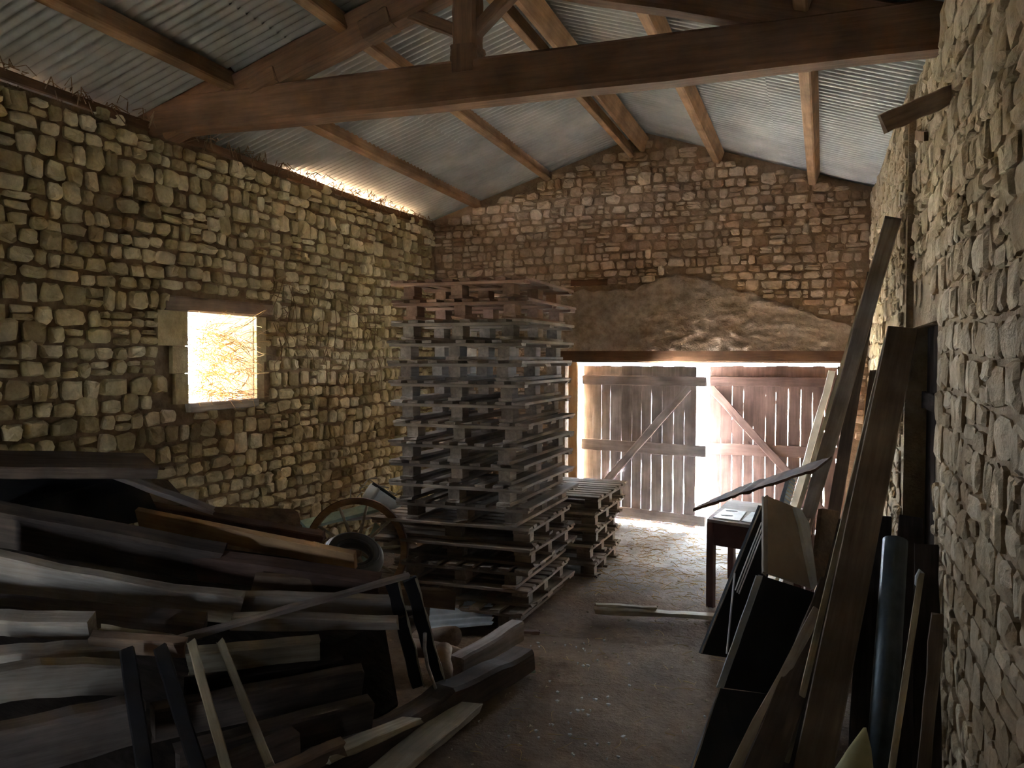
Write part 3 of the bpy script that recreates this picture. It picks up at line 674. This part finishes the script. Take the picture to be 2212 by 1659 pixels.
# ------------------------------------------------------------------ things on the right
def lean(label, top, bot, w, th, mat, X=.44, tt=None, name='plank', face=None, seed=0, **k):
    a = P(*top, X=X) if tt is None else P(*top, t=tt); b = P(*bot, Z=.02)
    up = (face or (Vector((0, 0, H))-a)).cross(b-a)
    return tag(board(name, a, b, w, th, mat, up=up, seed=seed, **k), label, 'plank')
lean('tallest grey plank leaning in the far corner of the right wall', (1930, 470), (1700, 1275), .10, .04, M_SLAB, seed=51, name='plank')
lean('pale-edged grey plank just behind the tallest one', (1908, 500), (1676, 1260), .03, .03, M_PALE, X=.41, seed=52)
lean('wide dark brown plank leaning in front of the side doorway', (1950, 712), (1745, 1720), .155, .045, M_UMBER, X=.45, seed=53, rough=.001)
lean('narrow pale lath along the left edge of the wide brown plank', (1915, 735), (1688, 1690), .03, .03, M_PALE, X=.38, seed=54, rough=.001)
lean('white painted batten leaning near the brown door leaf', (1798, 802), (1687, 1190), .065, .03, M_WHITE, tt=8.0, seed=55)
lean('black-brown plank between the tallest plank and the brown one', (1888, 590), (1775, 1260), .10, .04, M_DARK, X=.42, seed=56)
lean('second dark plank standing in the same gap', (1893, 800), (1830, 1330), .09, .04, M_DARK, X=.43, seed=57)
lean('orange-edged lath standing deep between the leaning planks', (1872, 850), (1850, 1200), .03, .02, M_ORNG, tt=6.9, seed=58)
lean('dark thick plank leaning right of the black sheets', (1800, 1265), (1615, 1740), .14, .05, M_DARK, tt=4.25, seed=59)
lean('thin light-edged slat along the dark thick plank', (1765, 1320), (1545, 1740), .05, .02, M_SLAB, tt=4.1, seed=60)
lean('greyish board behind the wide brown plank foot', (1835, 1130), (1700, 1700), .12, .03, M_DARK, tt=4.6, seed=61)
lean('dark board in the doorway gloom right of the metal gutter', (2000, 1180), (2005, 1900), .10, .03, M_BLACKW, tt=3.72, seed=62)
lean('narrow brown board leaning by the near right wall', (2025, 1330), (1975, 1900), .05, .03, M_UMBER, tt=3.42, seed=63)
lean('black filler board between the wide brown plank and the gutter', (1895, 1120), (1872, 1640), .16, .04, M_BLACKW, tt=4.9, seed=64)  # this and the next are added to fill the dark where floor showed
lean('second black filler board, right of the first and behind the gutter', (1968, 1120), (1950, 1700), .12, .03, M_BLACKW, tt=4.35, seed=65)
lean('brown board between the dark thick plank and the wide plank', (1800, 1275), (1690, 1650), .09, .03, M_UMBER, tt=4.5, seed=66)
# grooved brown panel
gp = tag(solid('brown_panel', [P(1776, 1098, t=5.35), P(1812, 1104, t=5.5), P(1806, 1265, t=5.2), P(1758, 1262, t=5.05)], .03, M_MID), 'brown grooved panel standing behind the torn white board', 'panel')
# hanging gutter piece and rail
def gutter():
    a = P(1934, 1168, t=3.95); b = P(1895, 1760, t=3.35); ax = (b-a).normalized(); sd = ax.cross(Vector((0, 0, H))-a).normalized(); fr_ = sd.cross(ax)
    V = []; F = []; n = 10; R = .052
    for q in range(3):
        p = a.lerp(b, q/2)-a
        for i in range(n+1):
            t = math.pi*(i/n); V.append(p+sd*math.cos(t)*R+fr_*(-math.sin(t)*R if fr_.dot(CF) > 0 else math.sin(t)*R))
    for q in range(2):
        for i in range(n): k = q*(n+1)+i; F.append((k, k+1, k+n+2, k+n+1))
    o = mk('metal_gutter', V, F, M_IRON, smooth=True, loc=a); m = o.modifiers.new('s', 'SOLIDIFY'); m.thickness = .004
    tag(o, 'dark half-round metal gutter length leaning by the doorway', 'gutter')
gutter()
rl = empty('metal_rail', P(1920, 1700, t=3.12), label='slim metal rail with a shiny hooked top against the right wall', cat='rail'); o0 = Vector(rl.location)
a, b = P(1990, 1240, t=3.62), Vector(rl.location); board('bar', a-o0, b-o0, .026, .02, M_PALE, up=(Vector((0, 0, H))-a).cross(b-a), parent=rl, seed=3, rough=.0006)
V, F = tube_geo([P(1978, 1290, t=3.6)-o0, P(1980, 1245, t=3.61)-o0, P(1986, 1232, t=3.62)-o0, P(1994, 1240, t=3.62)-o0], .007, 8); mk('hook', V, F, M_ZINC2, rl, smooth=True)
# black panels
def pan(name, label, pts, th, mat, edge=None, cat='sheet'):
    r = solid(name, [P(u, v, t=t) for u, v, t in pts], th, mat); tag(r, label, cat)
    if edge:
        o0 = Vector(r.location); a, b = P(*edge[0][:2], t=edge[0][2]), P(*edge[1][:2], t=edge[1][2])
        board('edge_strip', a-o0, b-o0, edge[2], .03, edge[3], up=(Vector((0, 0, H))-a).cross(b-a), parent=r, seed=5, rough=.001)
    return r
pan('hardboard_sheet', 'black sheet leaning farthest back beside the small table', [(1643, 1092, 5.0), (1700, 1120, 5.15), (1600, 1425, 4.95), (1514, 1412, 4.85)], .02, M_BLACK, ((1644, 1095, 4.98), (1516, 1410, 4.83), .008, M_SLAB))
pan('hardboard_sheet', 'large black sheet with a blue-grey edge in the middle of the right pile', [(1645, 1243, 4.30), (1785, 1288, 4.42), (1700, 1505, 4.30), (1560, 1485, 4.18)], .03, M_BLACK, ((1640, 1246, 4.28), (1556, 1484, 4.16), .036, M_EDGE))
pan('hardboard_sheet', 'lowest black sheet reaching the bottom of the picture', [(1556, 1487, 4.05), (1710, 1505, 4.15), (1640, 1740, 3.6), (1480, 1700, 3.5)], .03, M_BLACK, ((1553, 1490, 4.03), (1484, 1700, 3.48), .008, M_SLAB))
for k, (a, b) in enumerate((((1645, 1128), (1588, 1275)), ((1646, 1140), (1592, 1280)), ((1647, 1152), (1596, 1283)))):
    V, F = tube_geo([P(*a, t=4.86), P(*b, t=4.82)], .004, 6); tag(mk('white_rod', V, F, M_WHITE, origin=P(*b, t=4.82)), ['uppermost', 'middle', 'lowest'][k]+' of three thin white rods beside the brown cupboard door', 'rod', 'three thin white rods')
V, F = tube_geo([P(1587, 1238, t=4.78), P(1570, 1412, t=4.72)], .006, 6); tag(mk('white_rod', V, F, M_WHITE, origin=P(1570, 1412, t=4.72)), 'single upright white rod in front of the farthest black sheet', 'rod')
# brown cupboard door with pale edge
cd = solid('cupboard_door', [P(1657, 1071, t=4.50), P(1718, 1096, t=4.72), P(1761, 1272, t=4.55), P(1659, 1237, t=4.32)], .02, M_VENEER)
tag(cd, 'light brown cupboard door with a pale left edge tilted on the black sheets', 'cupboard door'); o0 = Vector(cd.location)
board('edge_strip', P(1652, 1073, t=4.47)-o0, P(1652, 1240, t=4.29)-o0, .026, .03, M_SLAB, up=CR, parent=cd, seed=2, rough=.001)
tag(solid('torn_board', [P(1718, 1095, t=4.66), P(1732, 1101, t=4.7), P(1748, 1130, t=4.7), P(1752, 1160, t=4.66), P(1757, 1200, t=4.6), P(1766, 1262, t=4.5), P(1759, 1272, t=4.48), P(1742, 1195, t=4.56), P(1730, 1135, t=4.62)], .02, M_WHITE), 'torn white board edge along the right side of the brown cupboard door', 'board')
# small table
def table():
    z = .66; A = P(1527, 1121, Z=z); B = P(1642, 1137, Z=z); D = P(1576, 1079, Z=z)
    ex = (B-A); ex = ex.normalized()*.72; ey = (D-A)
    r = empty('small_table', (A.x, A.y, 0), label='small dark red wooden table with a peeling pale top, behind the black sheets', cat='table'); o = Vector((A.x, A.y, 0))
    tp = solid('tabletop', [p-Vector((0, 0, 0)) for p in (A, A+ex, A+ex+ey, A+ey)], .022, M_SLAB); tp.location -= o; tp.parent = r
    nx_ = ex.normalized(); ny_ = ey.normalized()
    ins = .03; q = [A+nx_*ins+ny_*ins, A+ex-nx_*ins+ny_*ins, A+ex+ey-nx_*ins-ny_*ins, A+ey+nx_*ins-ny_*ins]
    for k in range(4):
        a, b = q[k], q[(k+1) % 4]; a = Vector((a.x, a.y, z-.022-.085)); b = Vector((b.x, b.y, z-.022-.085))
        board('apron', a-o, b-o, .17, .02, M_REDW, parent=r, seed=k, rough=.001)
    for k in range(4):
        a = q[k]; board('leg', Vector((a.x, a.y, 0))-o, Vector((a.x, a.y, z-.025))-o, .055, .055, M_REDW, up=nx_, parent=r, seed=k, rough=.001)
    for k, (u0, u1) in enumerate(((.05, .34), (.36, .56), (.58, .95))):
        pts = [A+ex*u0+ey*.07, A+ex*u1+ey*.07, A+ex*(u1-.02)+ey*.48, A+ex*(u0+.02)+ey*.5]
        o2 = solid('veneer_strip', [p+Vector((0, 0, .008)) for p in pts], .006, M_WHITE); o2.location -= o; o2.parent = r
    for k in (.2, .42):
        o2 = solid('hole', [A+ex*.17+ey*k+Vector((math.cos(t)*.045, math.sin(t)*.018, .011)) for t in [i*math.pi/5 for i in range(10)]], .003, M_BLACK); o2.location -= o; o2.parent = r  # black discs painting the darkness of holes in the top
table()
V = []; F = []; a, b = P(1497, 1099, t=5.35), P(1762, 1012, t=5.2); wd = Vector((.10, .30, .05)); n = 26
for i in range(n+1):
    s_ = i/n; c = a.lerp(b, s_); k = noise.noise(Vector((s_*14, 0, 1)))*.012
    w_ = wd*min(1, .25+s_*3)
    for q, (f, zz) in enumerate(((0, 0), (1, 0), (1, -.016), (0, -.018+k*.8))): V.append(c+w_*f*(1+k*4)+Vector((0, 0, zz+k*.5)))
for i in range(n):
    for j in range(4): F.append((i*4+j, i*4+(j+1) % 4, i*4+(j+1) % 4+4, i*4+j+4))
F += [(3, 2, 1, 0), tuple(n*4+j for j in range(4))]
tag(fixnorm(mk('rusty_sheet', V, F, M_RUST, origin=(a+b)/2)), 'rough rust-brown sheet slanting over the small table', 'sheet')
bc = empty('plastic_crate', P(1702, 1090, t=5.9), label='pale blue ribbed plastic crate standing on end behind the rusty sheet', cat='crate'); o0 = Vector(bc.location)
p4 = [P(1712, 1018, t=5.9), P(1722, 1026, t=6.0), P(1704, 1094, t=5.98), P(1692, 1086, t=5.88)]
o = solid('crate_wall', p4, .03, M_BLUE); o.location -= o0; o.parent = bc
for k in range(9):
    s_ = (k+.5)/9; board('rib', p4[0].lerp(p4[3], s_)-o0-CF*.012, p4[1].lerp(p4[2], s_)-o0-CF*.012, .008, .012, M_WHITE, parent=bc, seed=k, seg=1, rough=.0005)
V, F = tube_geo([P(1868, 1572, t=3.35), P(1850, 1610, t=3.28), P(1815, 1700, t=3.15), P(1790, 1780, t=3.1)], .012, 18)
n = 18; prof = [.008, .055, .115, .15]
ctr = [P(1868, 1572, t=3.35), P(1858, 1615, t=3.3), P(1838, 1690, t=3.22), P(1815, 1760, t=3.15)]
V = []; F = []
for c, r_ in zip(ctr, prof):
    for j in range(n): t = 2*math.pi*j/n; V.append(c+CR*math.cos(t)*r_*.8+CF*math.sin(t)*r_*.45)
for i in range(3):
    for j in range(n): F.append((i*n+j, i*n+(j+1) % n, (i+1)*n+(j+1) % n, (i+1)*n+j))
F.append(tuple(range(n-1, -1, -1)))
tag(mk('yellow_cone', V, F, M_YEL, smooth=True, origin=ctr[3]), 'dull yellow pointed plastic piece at the bottom edge between the planks', 'plastic piece')

# ------------------------------------------------------------------ straw, twigs, debris
rs = random.Random(77)
def wisps(n, box, ln, dz, lift=0.0, curl=.3):
    L = []
    for _ in range(n):
        p = Vector([rs.uniform(*b) for b in box]); t = rs.uniform(0, 6.28); l = rs.uniform(*ln)
        d = Vector((math.cos(t), math.sin(t), rs.uniform(-dz, dz))).normalized()*l; k = Vector((rs.uniform(-1, 1), rs.uniform(-1, 1), rs.uniform(-.3, 1)))*l*curl
        L.append([p, p+d*.35+k*.5, p+d*.7+k*.5, p+d])
    return L
tag(strands('window_hay', wisps(900, ((XL-.24, XL-.05), (WY0+.20, WY1-.05), (WZ0+.01, WZ1-.10)), (.10, .34), .8, curl=.35), .0026, M_STRAW, origin=Vector((XL-.3, WY1, WZ0))),
    'dry straw and twigs of a nest filling the small window', 'straw', kind='stuff')
tag(strands('window_sill_hay', wisps(160, ((XL-.45, XL+.02), (WY0+.1, WY1), (WZ0+.005, WZ0+.07)), (.08, .3), .25), .002, M_STRAW, origin=Vector((XL-.2, WY0, WZ0))),
    'loose straw lying on the window sill', 'straw', kind='stuff')
vl = []
for u, v, du, dv in ((528, 640, 60, 50), (560, 650, 50, 70), (600, 700, 10, 70), (555, 655, 65, 40), (600, 760, -5, 60), (590, 640, 70, 20)):
    vl.append([P(u+du*k/4+rs.uniform(-6, 6), v+dv*k/4+rs.uniform(-4, 4), X=XL+.05+.04*math.sin(k)) for k in range(5)])
for _ in range(60):
    u = rs.uniform(580, 830); v = 620+(u-560)*.25+rs.uniform(-30, 110)
    p = P(u, v, X=XL+.045); l = rs.uniform(.08, .45); a = rs.uniform(-.6, .6)-R90*(rs.random() < .7)
    vl.append([p, p+Vector((.03, math.cos(a)*l*.5, math.sin(a)*l*.4)), p+Vector((.01, math.cos(a)*l, math.sin(a)*l))])
tag(strands('dry_vines', vl, .003, M_TWIG, origin=Vector((XL, 6.5, 2.2))), 'dry brown vines creeping over the left wall beside the window', 'vine', kind='stuff')
ev = []
for _ in range(420):
    y_ = rs.uniform(2.5, 9); p = Vector((XL+rs.uniform(-.12, .03), y_, WT+.05+rs.uniform(-.02, .05))); a = rs.uniform(-1, 1)
    ev.append([p, p+Vector((rs.uniform(0, .05), a*.06, rs.uniform(-.02, .06))), p+Vector((rs.uniform(-.02, .08), a*.14, rs.uniform(-.10, .04)))])
tag(strands('eaves_twigs', ev, .004, M_TWIG, origin=Vector((XL, 5, WT))), 'dark twigs and dead creeper stuffed along the top of the left wall', 'twigs', kind='stuff')
tag(strands('floor_straw', wisps(900, ((-1.75, .2), (6.3, 9.2), (.0, .025)), (.04, .20), .08), .0022, M_STRAW, origin=Vector((-1, 8, 0))), 'straw scattered over the earth floor inside the door', 'straw', kind='stuff')
tag(strands('threshold_straw', wisps(320, ((-2.5, .0), (8.7, 9.3), (.0, .06)), (.06, .25), .4), .0025, M_STRAW, origin=Vector((-1, 9, 0))), 'loose hay heaped along the threshold of the door leaves', 'straw', kind='stuff')
tag(strands('path_straw', wisps(120, ((-1.6, 0), (3.4, 6.3), (.0, .012)), (.03, .12), .06), .002, M_STRAW, origin=Vector((-1, 4.5, 0))), 'a few straws strewn on the bare earth path', 'straw', kind='stuff')
V = []; F = []; T = []
for _ in range(800):
    x, y_ = rs.uniform(-2.0, .3), 3.2+(rs.random()**1.2)*5.8; r_ = rs.choice((.003, .005, .005, .007, .012)); b = len(V)
    for i, (dx, dy, dz) in enumerate(((1, 0, 0), (0, 1, 0), (-1, 0, 0), (0, -1, 0), (0, 0, 1), (0, 0, -1))): V.append((x+dx*r_*rs.uniform(.7, 1.4), y_+dy*r_*rs.uniform(.7, 1.4), .004+dz*r_*.7)); T.append(rs.random())
    for i in range(4): F.append((b+i, b+(i+1) % 4, b+4)); F.append((b+(i+1) % 4, b+i, b+5))
tag(mk('gravel_crumbs', V, F, M_RIGHT, origin=Vector((-1, 5, 0)), tone=T), 'small stone crumbs littering the earth path', 'gravel', kind='stuff')
V = []; F = []
for _ in range(60):
    u, v = rs.gauss(1240, 110), rs.uniform(1380, 1640); p = P(u, v, Z=.012); r_ = rs.uniform(.004, .014); b = len(V)
    for i in range(5): t = i*1.2566+rs.random(); V.append(p+Vector((math.cos(t)*r_, math.sin(t)*r_*.7, rs.uniform(0, .006))))
    V.append(p+Vector((0, 0, r_*.6))); V.append(p-Vector((0, 0, .01)))
    for i in range(5): F.append((b+i, b+(i+1) % 5, b+5)); F.append((b+(i+1) % 5, b+i, b+6))
tag(mk('white_chips', V, F, M_WHITE, origin=P(1240, 1500, Z=0)), 'white chips and feathers sprinkled on the path in front', 'chips', kind='stuff')
